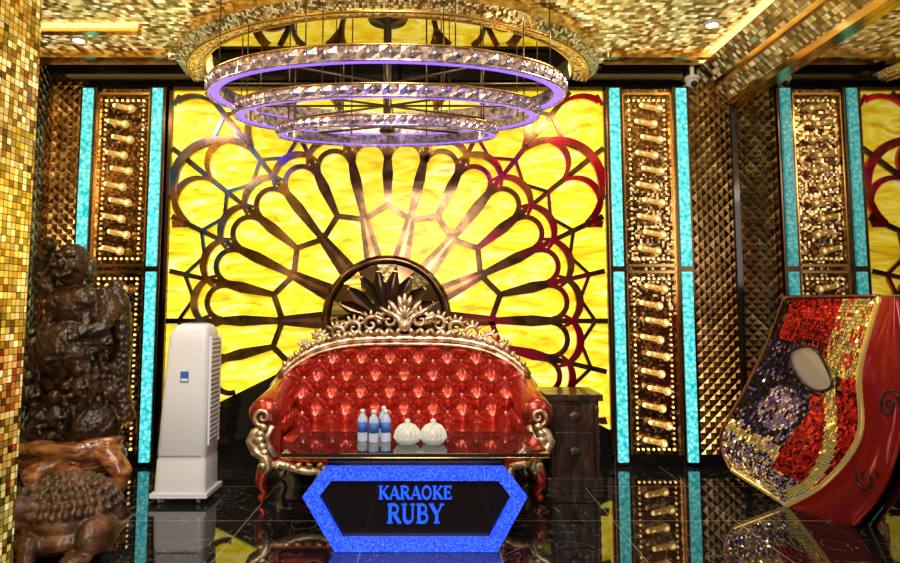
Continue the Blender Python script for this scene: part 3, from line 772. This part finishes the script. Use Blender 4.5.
def Bk(v): p=pl(Lc,v); return Vector((2.745,p.y+.12,p.z))
mb.grid(lambda u,v:tuple(Bk(v)+(pl(Lc,v)-Bk(v))*u),6,30,'redgl')
mb.grid(lambda u,v:tuple((face(u,1))*(1-v)+(Vector((2.745,0,0))+Vector((0,(Bk(1).y*(1-u)+3.84*u),1.46)))*v),16,4,'goldm')
mb.grid(lambda u,v:tuple((Bk(v)*(1-u)+Vector((2.745,pl(Oc,v).y,pl(Oc,v).z))*u)),6,30,'blkm')
for C_,k,r0 in ((Lc,'brnm',.014),(Rc,'goldm',.018),(Oc,'redgl',.018)):
    mb.tube([tuple(pl(C_,i/28)) for i in range(29)],r0,k,8)
mb.tube([tuple(face(i/20,1)) for i in range(21)],.014,'brnm',8); mb.tube([tuple(face(i/20,0)+Vector((0,0,.018))) for i in range(21)],.018,'goldm',8)
for v0,r0 in ((.30,.08),(.60,.06)):
    c=(pl(Rc,v0)+pl(Oc,v0))/2; d=(pl(Oc,v0)-pl(Rc,v0)).normalized()
    mb.tube([tuple(c+Vector((0,-.055,0))+d*((r0*(1-i/26))*math.cos(i*.45))+Vector((0,0,(r0*1.5*(1-i/26))*math.sin(i*.45)))) for i in range(25)],.008,'blkm',6)
def eyeP(t,cu0=.52,cv0=.69,ru=.24,rv=.085):
    cu,cv=math.cos(t),math.sin(t)
    return (cu0+ru*cu, cv0+rv*cv*(1-.35*cu*cu)-.03*cu)
oc=[tuple(face(*eyeP(2*pi*i/40))+Vector((-.012,-.010,0))) for i in range(40)]
mb.tube(oc,.010,'blkm',6,True)
mb.add([tuple(Vector(p)+Vector((.010,.008,0))) for p in oc],[tuple(range(40))],'eyeglass')
mb.build()
mb=MB('mosaic_tiles',th)
NU,NV=52,76
for j in range(NV):
    for i in range(NU):
        u=(i+.5)/NU; v=(j+.5)/NV
        ex=(u-.52)/.24; ez=(v-.69+.03*ex)/(.085*(1-.35*min(1,ex*ex)))
        if ex*ex+ez*ez<1: continue
        dd=((u-.36)/.18)**2+((v-.47)/.10)**2
        de=((u-.30)/.29)**2+((v-.50)/.17)**2
        g1=abs(u-.82-.09*math.sin(v*7))
        lid=abs(ex*ex+ez*ez-1.6)
        if dd<1: k=random.choice(['silm','silm','purm','brnm','purm'])
        elif de<1 or (u<.3 and .5<v<.78): k='blkm' if R()<.85 else 'purm'
        elif g1<.05 and v>.1: k='goldm'
        elif lid<.25: k='brnm'
        elif v>.70 and u>.66 : k='goldm' if R()<.7 else 'redm'
        elif v>.60 and u>.10: k='redm' if R()<.7 else 'redd'
        elif u<.10 and v>.35: k='brnm' if R()<.7 else 'blkm'
        elif u>.56 and v>.20: k='redm' if R()<.6 else 'redd'
        elif abs(v-.33+u*.12)<.018: k='goldm'
        elif v>.12: k=random.choice(['silm','purm','brnm','brnm','silm','goldm','blkm'])
        else: k=random.choice(['brnm','goldm','silm','goldm'])
        g=.44
        a=face((i+.5-g)/NU,(j+.5-g)/NV); b2=face((i+.5+g)/NU,(j+.5-g)/NV); c=face((i+.5+g)/NU,(j+.5+g)/NV); d=face((i+.5-g)/NU,(j+.5+g)/NV)
        nrm=(b2-a).cross(d-a).normalized()
        t1=(R()-.5)*.7; t2=(R()-.5)*.7; out=Vector((-.006,-.004,0))
        q=[]
        for p,sx,sy in ((a,-1,-1),(b2,1,-1),(c,1,1),(d,-1,1)):
            q.append(p+out+nrm*((sx*t1+sy*t2)*.01))
        mb.add(q,[(0,1,2,3)],k)
mb.build()

# ---------------------------------------------------------------- lights
def area(name,loc,size,power,col,rot=(0,0,0),sy=None):
    l=bpy.data.lights.new(name,'AREA'); l.size=size; l.energy=power; l.color=col
    if sy: l.shape='RECTANGLE'; l.size_y=sy
    o=bpy.data.objects.new(name,l); o.location=loc; o.rotation_euler=rot; scene.collection.objects.link(o); return o
area('room_ceiling_light',(-.3,1.3,3.5),1.6,95,(1,.88,.76),(math.radians(25),0,0))
area('unseen_front_light',(-.2,-1.0,2.7),2.0,95,(1,.89,.82),(math.radians(68),0,0))  # unseen broad lamp behind the camera, facing the back wall
area('cove_light_left',(-2.6,4.3,3.45),.7,28,(1,.78,.45))
area('cove_light_right',(1.35,4.4,3.45),.5,26,(1,.78,.45))
def spot(loc,tgt,col,e,ang=45):
    l=bpy.data.lights.new('party_and_fill_spot','SPOT'); l.energy=e; l.color=col; l.spot_size=math.radians(ang); l.spot_blend=.6; l.shadow_soft_size=.06
    o=bpy.data.objects.new('party_and_fill_spot',l); o.location=loc; d=Vector(tgt)-Vector(loc); o.rotation_euler=d.to_track_quat('-Z','Y').to_euler(); scene.collection.objects.link(o)
spot((1.2,2.6,3.4),(1.2,5.5,1.3),(1,.1,.25),50,35)
spot((-1.8,3.3,3.4),(-2.0,5.8,1.8),(.2,.35,1),50)
spot((0,2.8,3.4),(-.2,5.2,.8),(1,.78,.70),150,40)  # added fill for the sofa highlights, not a party lamp
spot((-1.2,2.6,3.4),(-2.3,4.9,.6),(.95,.92,1),95,40)  # added fill to brighten cooler and wood carvings, not a party lamp
w=bpy.data.worlds.new('world'); scene.world=w; w.use_nodes=True
bg=w.node_tree.nodes['Background']; bg.inputs[0].default_value=(.66,.44,.25,1); bg.inputs[1].default_value=.45

# ---------------------------------------------------------------- camera
cam=bpy.data.cameras.new('camera'); co=bpy.data.objects.new('camera',cam); scene.collection.objects.link(co)
co.location=(0,0,1.42); co.rotation_euler=(math.radians(95),0,0)
cam.lens=26; cam.sensor_width=36; cam.shift_x=.0222; cam.shift_y=-.039; cam.clip_start=.05
scene.camera=co
